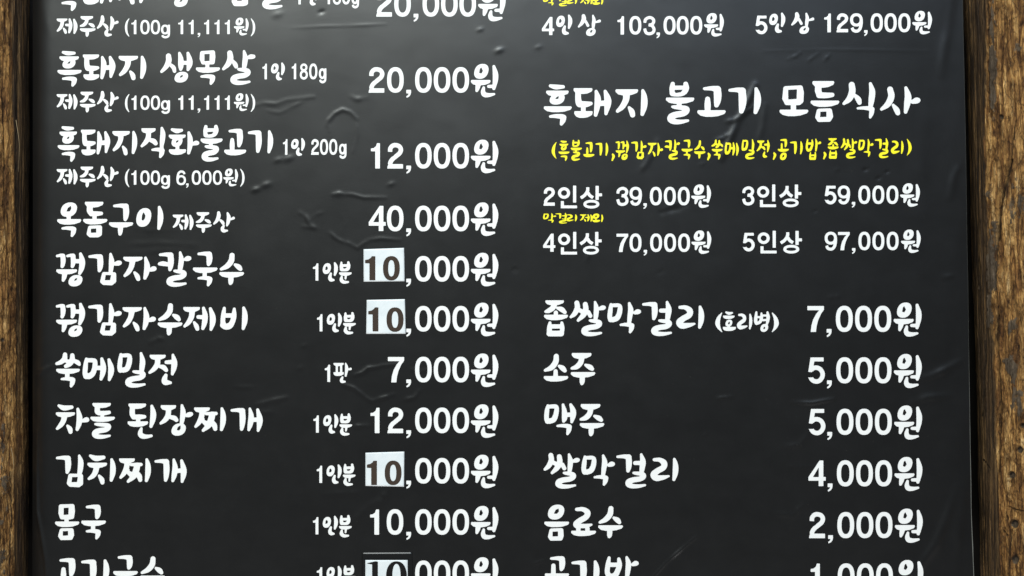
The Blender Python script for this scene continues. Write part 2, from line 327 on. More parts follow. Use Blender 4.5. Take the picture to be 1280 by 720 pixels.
g('밀',13,'S 858,70,19 850,140,29 842,220,30 852,262,34;S 870,85,25 945,83,28 964,110,32 958,180,34 930,245,34 888,262,33;H 880,105 938,105 922,175 880,228;S 1105,56,17 1124,150,34 1118,225,34 1110,290,26;R 903 1168 260 479 .35')
g('전',13,'B 128 328 72 64;S 228,135,34 222,190,34 185,245,30 130,292,18;S 250,215,20 300,228,31 332,262,25;S 335,165,24 400,162,28;S 415,76,17 432,160,36 427,230,35 408,310,19;S 328,325,22 312,375,34 322,410,37 385,417,19')
g('차',20,'S 96,70,18 160,98,33 255,88,23;B 58 298 150 63;S 165,205,36 150,260,33 120,308,30 76,352,18;S 203,318,17 232,356,31 240,392,26;S 330,112,19 350,210,36 344,290,34 322,362,21;S 395,256,22 432,243,32 446,243,27')
g('돌',20,'B 508 738 35 64;S 570,80,32 570,140,34 590,162,28;S 590,160,28 660,160,28 715,152,23;S 630,185,24 630,218,24;B 482 788 204 66;R 500 738 278 477 .12')
g('된',20,'B 952 1172 42 68;S 1002,80,32 1000,170,34 1020,208,30;S 1015,210,30 1090,208,32 1150,205,23;S 1072,230,28 1072,285,28;B 942 1197 261 70;S 1240,75,19 1258,160,36 1252,240,35 1230,325,20;S 1112,350,17 1098,405,30 1115,438,34 1165,450,27 1235,440,18')
g('장',20,'B 500 692 62 66;S 598,120,33 590,190,34 555,245,30 503,285,18;S 615,208,24 668,222,31 695,246,25;S 762,66,17 776,150,34 768,225,31 758,290,24;S 820,190,22 850,180,32 875,172,26;O 632 812 286 440;H 700,370 712,333 745,313 745,350 730,373')
g('찌',20,'B 380 576 90 64;S 480,145,34 470,210,34 440,275,30 400,326,18;S 530,168,20 590,168,24 650,166,22;S 605,180,38 590,235,40 560,310,36 492,374,19;S 480,240,30 530,290,34;S 590,270,34 628,310,34 640,356,26;H 514,204 549,214 540,258 510,246;I 722 88 384')
g('개',20,'G 827 98 1017 380;S 1068,108,17 1084,200,34 1074,290,34 1055,366,19;S 1164,120,19 1188,220,36 1187,290,35 1170,376,18;S 1100,245,28 1175,240,28')
g('김',3,'G 57 73 250 300;S 348,76,17 366,150,34 362,230,34 350,300,28;P 28 240,322 368,325 368,415 340,436 240,430 222,412;H 262,338 330,338 320,398 254,400')
g('치',3,'S 482,76,18 550,108,35 645,96,24;B 445 690 160 67;S 560,215,36 542,280,34 512,325,30 465,358,18;S 590,322,17 622,368,31 630,405,26;I 744 105 396')
g('몸',7,'P 26 120,68 262,64 268,130 258,198 225,205 132,203 115,150;H 156,88 215,85 212,168 155,172;S 190,220,27 190,275,27;B 48 348 253 70;P 28 132,365 250,362 256,420 240,454 130,456 114,430;H 145,375 208,372 208,425 145,428')
g('모',17,'P 32 118,130 298,120 310,180 305,280 280,302 132,302 106,250;H 148,145 255,140 250,255 150,262;S 212,325,34 212,405,34;B 40 398 387 82',1.16,1.16)
g('듬',21,'B 445 716 35 84;S 520,90,40 518,160,42 540,205,36;S 530,210,38 620,212,36 690,206,28;B 422 780 275 80;P 30 527,405 658,400 672,470 650,508 530,510 510,480;H 545,415 618,412 618,475 542,478',1.16,1.16)
g('식',27,'S 928,80,38 934,160,42 900,250,38 833,310,20;S 970,212,22 1010,260,35 1024,300,28;S 1158,66,20 1180,160,38 1172,260,38 1160,345,28;K 985 340 1212 498',1.16,1.16)
g('사',33,'S 617,135,37 632,220,41 590,315,38 512,378,20;S 655,328,19 696,385,35 712,424,31;S 812,116,21 838,220,42 828,310,40 808,412,23;S 895,287,26 940,272,38 960,268,32',1.16,1.16)
g('좁',-5,'B 75 306 52 62;S 190,100,34 165,148,34 118,180,30 80,192,18;S 225,148,18 275,165,32 315,200,24;S 205,205,27 205,245,27;B 58 356 229 70;S 132,330,19 125,390,30 127,455,34;S 278,330,19 282,390,30 270,455,34;S 125,462,36 270,462,36;S 140,375,28 275,375,28;H 165,402 255,402 255,424 165,424')
g('쌀',-5,'S 466,85,31 472,145,34 440,215,31 393,258,18;S 570,102,31 575,165,35 545,235,34 482,300,19;S 500,175,26 545,200,28;S 608,200,27 632,245,26;S 690,75,16 706,150,32 702,230,31 695,290,24;S 750,155,22 782,145,30 800,142,24;R 513 782 282 496 .36')
g('막',-5,'S 885,105,19 878,170,29 870,250,30 882,290,34;S 896,118,25 975,118,28 994,145,32 987,210,34 960,270,34 910,292,33;H 908,138 970,138 955,215 908,262;S 1110,90,17 1128,170,34 1118,250,31 1108,330,25;S 1180,206,22 1212,194,32 1230,192,26;K 988 326 1176 463')
g('걸',-5,'G 420 73 617 299;S 655,180,26 730,180,28;S 730,76,17 750,160,36 742,240,34 732,305,26;R 527 795 283 493 .34')
g('리',-5,'S 888,140,21 955,142,28 1008,180,38 1000,235,37 925,280,37 882,325,42 915,365,39 1000,358,28 1066,342,14;I 1135 116 404')
g('소',18,'S 213,92,32 206,160,36 155,230,34 77,265,19;S 248,212,18 290,238,33 318,268,25;S 205,275,26 205,340,30;B 58 362 334 70')
g('주',18,'B 397 642 50 74;S 520,120,34 505,172,34 460,220,32 400,240,18;S 568,200,18 620,225,33 650,248,24;B 385 690 285 70;S 528,340,34 526,400,32 522,428,21')
g('맥',20,'S 108,68,17 98,130,29 92,220,30 105,260,34;S 118,82,25 195,80,28 214,105,32 205,180,33 180,240,34 130,260,34;H 128,105 190,105 175,180 128,225;S 295,58,17 312,140,32 314,220,34 302,262,19;S 390,58,19 418,130,35 418,190,36 402,270,18;S 330,182,28 405,180,28;K 210 290 406 436')
g('음',5,'O 106 310 46 232;H 180,158 204,112 238,96 242,130 220,158;B 62 370 255 70;P 28 152,368 270,362 274,430 262,462 150,464 135,440;H 165,380 230,378 230,436 165,438')
g('료',5,'S 462,105,22 540,105,29 595,145,37 575,200,36 500,245,36 455,288,38 480,320,30;S 470,310,30 560,312,30 642,294,15;S 482,340,28 482,390,28;S 594,340,28 594,390,28;H 512,338 565,338 565,365 512,365;B 392 702 367 68')
g('공',-229,'G 130 283 322 470;S 175,400,27 175,505,31;B 68 370 495 70;O 125 310 572 742;H 190,680 205,640 240,625 235,665')
g('밥',-229,'S 858,305,20 845,380,30 835,470,32 850,520,34;S 978,320,22 986,390,32 965,460,34 930,520,36 870,535,34;S 855,390,28 975,390,28;H 872,420 935,418 910,455 880,478;S 1075,300,18 1096,380,34 1086,480,31 1078,540,24;S 1150,387,22 1182,373,32 1198,372,26;S 935,590,19 925,650,28 928,700,30;S 1062,580,19 1065,650,28 1050,700,32;S 930,710,32 1052,710,32;S 930,642,22 1060,640,22')
g('겹',0,'P 34 300,400 420,400 420,470 390,478 300,478 285,450;H 318,432 378,436 374,448 318,446')
g('원',10,'O 911 1091 57 243;H 975,168 985,118 1000,103 1020,145 1000,177;B 872 1116 255 67;S 962,315,33 955,350,28 945,388,18;S 1155,90,19 1174,180,34 1173,260,33 1155,362,20;S 1090,335,20 1160,335,24;S 1030,350,17 1022,400,28 1040,435,32 1090,442,26 1158,430,15')
g('인',0,'O 229 332 227 362;H 262,312 266,275 281,264 294,288 285,310;S 378,226,12 392,270,23 391,320,23 378,372,13;S 330,355,14 318,400,22 330,430,24 365,435,13',.68,.68)
g('분',0,'S 460,215,13 458,260,20 462,300,22;S 545,213,15 550,260,21 530,298,22 465,302,21;S 465,252,17 545,250,17;H 485,274 522,268 512,286 487,289;B 430 588 334 44;S 515,372,15 510,412,12;S 464,390,14 460,430,23 490,455,21 542,454,13',.68,.68)
g('판',0,'B 363 492 173 40;S 405,200,14 405,310,15;S 458,200,14 458,310,15;B 363 492 286 48;S 514,180,10 526,240,21 514,332,13;S 540,255,11 574,247,16;S 474,350,13 462,382,20 470,402,20 504,404,12',.68,.68)
g('산',0,'S 625,66,19 626,110,25 602,165,20 568,202,11;S 648,160,15 672,182,20 682,200,18;S 688,228,14 672,260,22 685,288,22 730,286,12;S 735,70,12 750,120,24 742,180,22 728,222,13;S 775,147,13 808,132,18',.64,.64)
g('상',0,'S 541,150,23 545,190,28 520,240,22 483,282,12;S 568,215,16 596,268,18;S 658,146,12 670,200,22 664,250,22 660,300,16;S 700,225,13 738,212,19;O 572 692 299 397;H 618,352 630,330 648,318 652,332 640,354',.71,.71)
g('호',0,'S 233,165,12 268,178,19 306,172,12;B 195 338 204 44;O 224 310 254 342;H 255,304 262,288 275,278 280,300 268,314;S 266,340,16 266,365,16;B 192 355 343 52',.66,.66)
g('병',0,'S 605,165,13 600,220,20 597,270,22 605,298,22;S 668,178,12 668,230,20 650,280,22 610,300,22;S 600,225,14 665,225,14;H 618,248 646,246 638,268 620,280;S 680,205,13 740,205,14;S 685,262,14 735,260,14;S 742,165,13 750,220,22 745,270,20 735,308,15;O 655,750,310,405'.replace('O 655,750,310,405','O 654 752 308 407')+';H 690,364 702,340 716,356 700,376',.66,.66)
g('외',0,'O 655 737 408 476;H 688,452 696,430 706,440 702,452;S 697,470,9 697,495,9;B 655 745 486 32;S 765,428,8 770,468,12 762,506,9',.37,.37)
g('b(',0,'S 115,178,5 88,230,17 77,290,22 90,340,15 116,382,4',.46,.58)
g('b)',0,'S 10,178,5 37,230,17 48,290,22 35,340,15 9,382,4',.46,.58)
g('b,',0,'S 806,322,13 817,348,18 800,395,12',.46,.58)
# plain (sans) figures: y measured from the top of the zero = 0, height 318
def d(n, s, dy=0, sx=1., sy=None, k=1): D0[n] = (sx, sy or sx, -dy, s)
d('0','E 617 823 85 403 53 2.35 52',85)
d('1','P 0 150,88 188,88 188,402 128,402 128,190 75,190 75,153 110,148 138,125',85)
d('2','L 28 312,196 316,152 345,119 382,113 424,127 445,165 432,208 395,242 350,278 322,312 310,352;P 0 275,402 281,372 292,345 472,345 472,402',85)
d('4','P 0 182,92 229,92 229,290 258,290 258,338 229,338 229,403 170,403 170,338 47,338 47,292;H 172,292 172,178 104,292',87)
d('5','P 0 128,108 288,108 288,158 176,158 163,230 158,262 148,288 101,284;L 28 127,290 150,248 195,232 245,250 274,300 268,350 235,390 190,399 148,378 120,326',102)
d('7','P 0 90,87 292,87 292,133 258,180 222,260 204,330 196,402 130,402 140,320 160,250 195,185 232,140 90,140',80)
d(',','P 0 510,365 570,365 571,400 565,425 548,450 515,467 510,445 530,432 540,412 510,412',85)
d('3','L 19 70,170 80,128 125,104 166,118 180,150 160,186 118,196;L 19 116,194 160,206 183,250 168,288 125,303 85,288 68,238',85,.72)
d('9','E 216 368 86 246 37 2.2 36;L 19 350,160 350,210 338,265 315,294 288,301 256,290 240,258',85,.72)
d('6','E 216 368 157 317 37 2.2 36;L 19 234,243 234,193 246,138 269,109 296,102 328,113 344,145',85,.72)
d('8','E 60 190 86 200 36 2.1 33;E 52 198 178 318 37 2.1 35',85,.72)
d('g','E 85 190 152 276 31 2.2 28;L 15 185,153 185,265 175,298 142,310 112,300 103,283',108,.572)
d('(','S 957,90,6 930,138,13 921,200,16 930,262,13 956,308,6',106,.572)
d(')','S 1070,92,6 1097,140,13 1106,200,16 1097,262,13 1070,306,6',108,.572)
d('인G','E 230 380 88 232 39 2.0 38;Q 415 68 455 278;P 0 265,258 304,258 304,312 465,312 465,348 265,348',85,.72)
d('상G','Z 20 582,85 582,130;L 20 582,118 570,150 540,188 495,218;L 20 585,150 605,185 648,215;Q 677 68 718 242;Q 700 160 758 198;E 527 725 240 348 38 2.1 34',85,.72)
# bolder figures of the patches
d('1b','P 0 835,140 881,140 881,438 806,438 806,230 752,228 752,187 795,178 822,160',140,1)
d('0b','E 972 1184 138 442 68 2.3 52',140,1)
d('1s','P 0 880,208 912,214 912,560 838,560 838,250 776,240 776,232 830,222',208,1)
d('0s','E 1010 1268 208 575 80 2.2 34',208,1)

_cache = {}
def glyph(n, sx, sy, step):
    """field of a glyph on a grid in mm; returns xs, ys, F and the ink box"""
    key = (n, round(sx, 3), round(sy, 3), step)
    if key in _cache: return _cache[key]
    gx, gy, off, s = B0[n] if n in B0 else D0[n]
    prims = parse(s); k = 9 * gy if n in B0 else 0
    lo = np.array([1e9, 1e9]); hi = -lo
    for p in prims:
        if p[0] == 'H': continue
        P = p[1][:, :2]; r = p[1][:, 2:3] if p[0] == 'S' else p[2]
        lo = np.minimum(lo, (P - r).min(0)); hi = np.maximum(hi, (P + r).max(0))
    ax = sx / (U * gx); ay = sy / (U * gy)
    nx = int((hi[0] - lo[0]) * ax / step) + 7; ny = int((hi[1] - lo[1]) * ay / step) + 7
    xs = (np.arange(nx) - 3) * step; ys = (np.arange(ny) - 3) * step
    X, Y = np.meshgrid(xs / ax + lo[0], ys / ay + lo[1])
    F = field(prims, X, Y, k)
    r = (xs, ys, F, (lo[1] + off) * ay)        # ys measured from ink top; 4th: ink top below the row reference
    _cache[key] = r; return r

def contour_polys(xs, ys, F):
    """marching squares: list of (k,2) polygons as arrays grouped by corner count"""
    out = {3: [], 4: [], 5: [], 6: []}
    X, Y = np.meshgrid(xs, ys)
    c = [(0, 0), (0, 1), (1, 1), (1, 0)]
    fv = [F[a:F.shape[0] - 1 + a, b:F.shape[1] - 1 + b] for a, b in c]
    pv = [np.stack([X[a:F.shape[0] - 1 + a, b:F.shape[1] - 1 + b], Y[a:F.shape[0] - 1 + a, b:F.shape[1] - 1 + b]], -1) for a, b in c]
    code = sum((fv[i] < 0).astype(int) << i for i in range(4))
    for m in range(1, 16):
        sel = code == m
        if not sel.any(): continue
        pts = []
        for i in range(4):
            j = (i + 1) % 4; ii = (m >> i) & 1; jj = (m >> j) & 1
            if ii: pts.append(pv[i][sel])
            if ii != jj:
                a, b = fv[i][sel], fv[j][sel]; t = (a / (a - b))[:, None]
                pts.append(pv[i][sel] + t * (pv[j][sel] - pv[i][sel]))
        out[len(pts)].append(np.stack(pts, 1))
    return {k: np.concatenate(v) for k, v in out.items() if v}

def lettering(name, items, material, parent, label=None, yref=0, sx=1., sy=None, slope=0., step=.55, lift=.16, base=None, sc_all=1., clip=None, thin=0.):
    """items: (glyph, x of the ink's left edge, [top y of the ink], [sx], [sy])"""
    sy = sy or sx; polys = {}
    for it in items:
        n, x = it[0], it[1]; top = it[2] if len(it) > 2 else None
        a = it[3] if len(it) > 3 else sx; b = it[4] if len(it) > 4 else sy
        st = step if b > .66 else max(.30, step * .65)
        xs, ys, F, t0 = glyph(n, a, b, st)
        y = top if top is not None else yref + slope * (x - items[0][1]) + t0
        for k, P in contour_polys(xs, ys, F + (thin + (3. if b < .6 else 1.2)) * (B0[n] if n in B0 else D0[n])[1]).items():
            Q = P.copy(); Q[..., 0] += x; Q[..., 1] += y; polys.setdefault(k, []).append(Q)
    V = []; loops = []; starts = []; tot = 0; nl = 0
    for k, L in polys.items():
        P = np.concatenate(L); V.append(P.reshape(-1, 2)); starts.append(nl + np.arange(len(P)) * k); nl += P.shape[0] * k
    V = np.concatenate(V); starts = np.concatenate(starts)
    r, inv = np.unique(np.round(V, 4), axis=0, return_inverse=True); inv = inv.ravel()
    Z = (hgt(r[:, 0], r[:, 1]) if base is None else base(r[:, 0], r[:, 1])) + lift
    co = np.stack([(r[:, 0] - 640) / 1000, -Z / 1000, (360 - r[:, 1]) / 1000], 1).astype(np.float32)
    me = bpy.data.meshes.new(name)
    me.vertices.add(len(co)); me.vertices.foreach_set('co', co.ravel())
    me.loops.add(len(inv)); me.loops.foreach_set('vertex_index', inv.astype(np.int32))
    me.polygons.add(len(starts)); me.polygons.foreach_set('loop_start', starts.astype(np.int32))
    me.update(calc_edges=True); me.validate()
    o = link(name, me, material, parent)
    if label: o['label'] = label
    return o

# ------------------------------------------------------------------ setting: wall behind
def m_wall(nt, b):
    tc = N(nt, 'ShaderNodeTexCoord'); mp = N(nt, 'ShaderNodeMapping'); mp.inputs['Scale'].default_value = (30, 30, 2.5)
    n = N(nt, 'ShaderNodeTexNoise', i_Scale=3, i_Detail=6); nt.links.new(tc.outputs['Object'], mp.inputs[0]); nt.links.new(mp.outputs[0], n.inputs['Vector'])
    r = ramp(nt, [(.3, (.005, .004, .003)), (.7, (.013, .009, .006))]); nt.links.new(n.outputs['Fac'], r.inputs[0]); nt.links.new(r.outputs[0], b.inputs['Base Color'])
    b.inputs['Roughness'].default_value = .8
WALL = mat('dark_wall_wood', m_wall)
def box_mesh(name, x0, x1, y0, y1, z0, z1):
    V = [(x0,y0,z0),(x1,y0,z0),(x1,y1,z0),(x0,y1,z0),(x0,y0,z1),(x1,y0,z1),(x1,y1,z1),(x0,y1,z1)]
    return mesh_np(name, V, [(0,3,2,1),(4,5,6,7),(0,1,5,4),(1,2,6,5),(2,3,7,6),(3,0,4,7)])
w = link('wall', box_mesh('wall', -1.0, 1.0, .085, .11, -.70, .70), WALL, None, False); w['kind'] = 'structure'

# ------------------------------------------------------------------ the menu banner
banner = bpy.data.objects.new('menu_banner', None); COL.objects.link(banner); banner.location = (0, 0, 0)
banner['label'] = 'creased black vinyl menu with white and yellow lettering hanging between two log posts'
banner['category'] = 'menu banner'
def build_sheet():
    nx = len(GX); ny = len(GY)
    X, Y = np.meshgrid(GX, GY)
    re = right_edge(Y); t = np.clip((X - 1100) / (GX[-1] - 1100), 0, 1)
    X2 = np.where(X > 1100, 1100 + t * (re - 1100), X)
    Z = hgt(X2, Y)
    V = np.stack([(X2 - 640) / 1000, -Z / 1000, (360 - Y) / 1000], -1).reshape(-1, 3)
    idx = np.arange(nx * ny).reshape(ny, nx)
    q = np.stack([idx[:-1, :-1], idx[1:, :-1], idx[1:, 1:], idx[:-1, 1:]], -1).reshape(-1, 4)
    link('vinyl_sheet', mesh_np('vinyl_sheet', V, q), VINYL, banner)
    # right cut edge: thin pale rim turned back
    ys = np.arange(-50, 770, 3.0); x = right_edge(ys); z = hgt(x, ys)
    wv = .10 + .85 * np.clip((ys - 420) / 250, 0, 1) * (.7 + .6 * vnoise(ys / 18, 0 * ys, 5))
    prof = [(0, .0), (0.35, .12), (1.0, -.10), (1.0, -1.6), (0.2, -2.0)]
    V = []
    for i in range(len(ys)):
        for a, b in prof: V.append(W(x[i] + a * wv[i], ys[i], z[i] + b))
    m = len(prof); q = [(i * m + j, (i + 1) * m + j, (i + 1) * m + j + 1, i * m + j + 1) for i in range(len(ys) - 1) for j in range(m - 1)]
    link('cut_edge', mesh_np('cut_edge', V, q), EDGE, banner)
    # stiff panel that the sheet is stretched on
    bx = box_mesh('backing_panel', -.590, .548, .010, .030, -.41, .41)
    link('backing_panel', bx, WALL, banner, False)
build_sheet()

def X(o, i): return o + i / U
T = lambda nm, items, label, **k: lettering(nm, items, k.pop('m', WHITE), banner, label, **k)
def name_row(y, items, label, **k): T('dish_name', items, label, yref=y, **k)
name_row(-36.6, [('흑',70.9),('돼',103),('지',147),('생',199.7),('오',243.7),('겹',289.5,-7),('살',317.3)], 'top dish name, cut by the upper edge of the photo')
name_row(58, [('흑',71.6),('돼',103.4),('지',148.1),('생',200.1),('목',244.8),('살',277.5)], 'large white name, second row from the top')
name_row(152, [('흑',71.8),('돼',100.9),('지',140.3),('직',175.5),('화',210.9),('불',250.7),('고',280.3),('기',309.8)], 'large white name, longest in the left column', sx=.9, sy=1.)
name_row(246.2, [('옥',71.1),('돔',103.6),('구',136.1),('이',170.1)], 'large white name followed by a small origin note')
name_row(309, [('꿩',69.6),('감',110.2),('자',153.9),('칼',197.2),('국',241.1),('수',274.2)], 'large white name, upper of the two beginning alike')
name_row(372, [('꿩',69.5),('감',110),('자',153),('수',197),('제',229),('비',275)], 'large white name, lower of the two beginning alike')
name_row(434.7, [('쑥',69.1),('메',103.1),('밀',146.5),('전',185.4)], 'large white name in the row of the lone 7,000 price')
name_row(498, [('차',69.6),('돌',112.8),('된',159.5),('장',199.3),('찌',242.6),('개',288)], 'large white two-word name in the lower left')
name_row(561.7, [('김',69.8),('치',109.2),('찌',148.8),('개',193)], 'large white four-letter name in the lower left')
name_row(625.3, [('몸',68.9),('국',101.6)], 'large white two-letter name in the left column')
name_row(688.4, [('고',68.4),('기',101.4),('국',141.4),('수',175.2)], 'large white name cut by the lower edge of the photo')
HL = 'largest white heading of the right column'
for x0_, it in ((679.6, [('흑',679.6),('돼',716.9),('지',769.3)]), (832.2, [('불',832.2),('고',871.5),('기',910.2)]), (974.1, [('모',974.1),('듬',1012.9),('식',1052.8),('사',1099.8)])):
    T('heading_word', it, HL, yref=98.9 - .0098 * (x0_ - 679.6), sx=1.16, slope=-.0098)
name_row(370.5, [('좁',679.9),('쌀',711.8),('막',759.1),('걸',802.5),('리',845.1)], 'first drink name of the right column')
name_row(434.2, [('소',679.6),('주',713.1)], 'second drink name of the right column')
name_row(498, [('맥',680.1),('주',724.3)], 'third drink name of the right column')
name_row(561, [('쌀',679.3),('막',726.6),('걸',770.3),('리',813)], 'fourth drink name of the right column')
name_row(625.5, [('음',680.3),('료',713.8),('수',747.6)], 'fifth drink name of the right column')
name_row(689.6, [('공',680.9),('기',714.1),('밥',755.8)], 'right column name cut by the lower edge of the photo')

# small origin notes
for dy, full in ((0, True), (94.5, True), (188.2, False)):
    it = [('제',70.6), ('주',99.5), ('산',120.9, 19.0 + dy)]
    p = .568; yt = 24.7 + dy
    d1 = lambda n, x, t=yt: (n, x, t, p, p)
    it += [('(',155.9,22.7+dy,p,p), d1('1',164), ('0',175.2,yt,p,p), ('0',188.3,yt,p,p), ('g',201,29.2+dy,p,p)]
    if full: it += [d1('1',222.6), d1('1',235.6), (',',247,41+dy,p,p), d1('1',255), d1('1',268), d1('1',280.9), ('원',292.3,22+dy,.545,.535), (')',313.4,22.8+dy,p,p)]
    else: it += [d1('6',220.4), (',',232.6,41+dy,p,p), d1('0',239.7), d1('0',252.9), d1('0',266.1), ('원',279.1,22.4+dy,.545,.535), (')',300.2,22.6+dy,p,p)]
    T('origin_note', it, None, yref=15.6 + dy, sx=.64)
T('origin_note', [('제',216), ('주',244.9), ('산',266.5,264)], 'origin note after the four-letter name, without a price in brackets', yref=260.8, sx=.64)
# weight notes
def weight(x, y, digits):
    s = .616; c = .49
    T('portion_note', [('1',x[0],y+.2,c,s), ('인',x[1],y-1.3,.62,.625)] + [(n, xx, (y + 4.4 if n == 'g' else y), (.46 if n == 'g' else c), s) for n, xx in zip(digits, x[2:])], None)
weight((370.4,381,407,416.2,427.5,439.4), -14.2, '180g'); weight((328.1,338.8,364.7,374.8,386.5,398.6), 79.4, '180g'); weight((353.8,363.9,388.8,400,411.5,423.8), 173.8, '200g')
for x, y in ((391.2,329.2),(396.3,392.6),(391.7,519.2),(395.9,582),(391.2,646.3),(395.9,709)):
    T('portion_note', [('1',x,y,.60,.68), ('인',x+12.2,y-1.6,.68,.68), ('분',x+32.6,y-2.7,.68,.68)], None)
T('portion_note', [('1',405.9,455.8,.60,.68), ('판',416.8,453.3,.68,.68)], 'note with a different last letter, beside 7,000')

# big prices
def price(lead, y, dx=0, s=1., zx=(518.8,542.1,565.5), cx=507.8, wx=588.6, label=None):
    it = [(n, x + dx, y + (.3 if n in '1457' else 0)) for n, x in lead] + [(',', cx + dx, y + 28.4 * s)] + [('0', q + dx, y) for q in zx] + [('원', wx + dx, y - 4 * s)]
    T('price', it, label, sx=s)
price([('2',470),('0',492.7)], -11.3, 0, 1., (528.1,551.3,574.2), 516.9, 597.7)
price([('2',460.5),('0',483.8)], 83.8); price([('1',463.6),('2',483.9)], 178.6); price([('4',460.9),('0',483.6)], 257)
price([], 319.9); price([], 382.3); price([('7',484.8)], 445.8); price([('1',463),('2',484)], 509.3); price([], 572.3); price([('1',462.5),('0',483.3)], 636.3); price([], 700.5)
for k, (n, x, y) in enumerate((('7',1009.1,382.1),('5',1009.3,446.4),('5',1010,510.8),('4',1010.4,575.2),('2',1010.8,639.8),('1',1013,703.9))):
    e = .42 * k
    price([(n, x)], y, 0, 1.02, (1044.7+e,1068.7+e,1092.7+e), 1033.2+e, 1116.9+e)

# set menu rows of the right column
p = .72
def setrow(head, hx, hy, digs, dx, dy, wx, wy, kind='G', hs=p, ds=p):
    it = [(head, hx[0], hy[0], hs, hs)]
    if kind == 'G': it += [('인G', hx[1], hy[1], hs, hs), ('상G', hx[2], hy[2], hs, hs)]
    else: it += [('인', hx[1], hy[1], .72, .71), ('상', hx[2], hy[2], .71, .71)]
    T('party_size', it, None)
    it = [(n, x, dy + ds * 28.4 if n == ',' else dy + (.3 if n in '157' else 0), ds, ds) for n, x in zip(digs, dx)] + [('원', wx, wy, .72, .70)]
    T('price', it, None)
setrow('4', (677.3,695.1,722.2), (21.2,18.2,17.7), '103,000', (771.7,786.5,803.8,820.5,829.3,845.7,862.6), 20, 880, 16.4, 'B', .72, .725)
setrow('5', (943.8,961.3,988.8), (19.6,15.8,15.2), '129,000', (1030,1045.2,1062.3,1079.8,1087.9,1105.2,1122.4), 16.7, 1140, 13.7, 'B', .72, .74)
setrow('2', (679.1,697.4,723.8), (234.1,232,232), '39,000', (770.1,786.8,804.1,812.2,829.7,847.1), 233.5, 864, 230.5)
setrow('3', (927.5,946.3,973), (232.8,230.5,230.3), '59,000', (1030.3,1047.1,1064.8,1072.9,1090.5,1108.1), 231.8, 1125.3, 229)
setrow('4', (678.8,697.5,723.3), (292,289.8,289.5), '70,000', (770.5,786.8,804.5,812.5,830,847.5), 291.8, 864.3, 288)
setrow('5', (928,947,973.8), (291,288.4,288.2), '97,000', (1030.8,1047.5,1065,1073,1090.5,1108.3), 289.6, 1126.3, 286.8)
# bottle note
T('bottle_note', [('b(',894,390.6,.62,.66),('호',903.5,389.2,.66,.66),('리',921.1,391.8,.55,.68),('병',942.4,389,.66,.66),('b)',964.7,390.6,.62,.66)], 'small white note in brackets beside the first drink')
# yellow notes
T('yellow_note', [('막',678.6),('걸',694),('리',707.5),('제',724.8),('외',740.3,266.8,.40,.37)], 'short yellow note between the second and third set rows', m=YELLOW, thin=2., yref=264.3, sx=.40, sy=.31)
T('yellow_note', [('막',678.6),('걸',694),('리',707.5),('제',724.8),('외',740.3,-4.9,.40,.37)], 'short yellow note cut by the upper edge of the photo', m=YELLOW, thin=2., yref=-7.4, sx=.40, sy=.31)
ys = 172.4; sl = -.0078
yi = [('흑',698),('불',713.3),('고',728.9),('기',744.1),('꿩',769.3),('감',788.8),('자',809.6),('칼',830.6),('국',851.7),('수',867.5),('쑥',889.1),('메',905.4),('밀',926.7),('전',945.5),('공',972.1),('기',987.3),('밥',1006.9),('좁',1034.5),('쌀',1050.6),('막',1072.5),('걸',1093.3),('리',1113.4)]
yi += [(('b,', x, 191.6 + sl * (x - 764), .46, .58)) for x in (764, 883.7, 965.8, 1028.6)]
yi += [('b(', 689.3, 177.3, .46, .58), ('b)', 1133.2, 173.2, .46, .58)]
T('yellow_note', yi, 'long yellow note in brackets under the right heading', m=YELLOW, thin=1.5, yref=ys, sx=.462, sy=.578, slope=sl)

# ------------------------------------------------------------------ price patches (stickers)
def patch(label, quad, th, figs, fm, curl, lift=.5, group='price patches stuck on the menu', material=None, name='price_sticker', cat_='sticker'):
    """quad: corners in mm clockwise from upper left; figs: lettering items"""
    cx = sum(q[0] for q in quad) / 4; cy = sum(q[1] for q in quad) / 4
    e = bpy.data.objects.new(name, None); COL.objects.link(e); e.location = W(cx, cy, float(hgt(cx, cy)))
    e['label'] = label; e['category'] = cat_
    if group: e['group'] = group
    n = 22; V = []
    def surf(x, y):
        h = hgt(x, y) + lift
        for (qx, qy, r, a) in curl:
            h = h + a * np.clip(1 - np.hypot(x - qx, y - qy) / r, 0, 1) ** 2
        return h
    q = [np.array(p_, float) for p_ in quad]
    g_ = []
    for j in range(n + 1):
        for i in range(n + 1):
            u, v = i / n, j / n
            P = (q[0] * (1 - u) + q[1] * u) * (1 - v) + (q[3] * (1 - u) + q[2] * u) * v
            g_.append(P)
    g_ = np.array(g_); h = surf(g_[:, 0], g_[:, 1])
    top = np.stack([(g_[:, 0] - 640) / 1000, -h / 1000, (360 - g_[:, 1]) / 1000], 1)
    bot = top.copy(); bot[:, 1] += th / 1000
    V = np.vstack([top, bot]); m = n + 1; o = m * m; Q = []
    for j in range(n):
        for i in range(n):
            a = j * m + i; Q.append((a, a + m, a + m + 1, a + 1)); Q.append((o + a, o + a + 1, o + a + m + 1, o + a + m))
    for i in range(n):
        Q.append((i, i + 1, o + i + 1, o + i)); b = n * m + i; Q.append((b + 1, b, o + b, o + b + 1))
        a = i * m; Q.append((a + m, a, o + a, o + a + m)); a = i * m + n; Q.append((a, a + m, o + a + m, o + a))
    V -= np.array(e.location)
    link('paper' if material is None else 'tape', mesh_np('sheet', V, Q), material or PAPER, e, False)
    if figs:
        fo = lettering('printed_figure', figs, fm, None, None, base=surf, lift=.10)
        fo.parent = e; fo.matrix_parent_inverse = Matrix.Translation(-e.location)
    return e
o1 = 380; f1 = 306
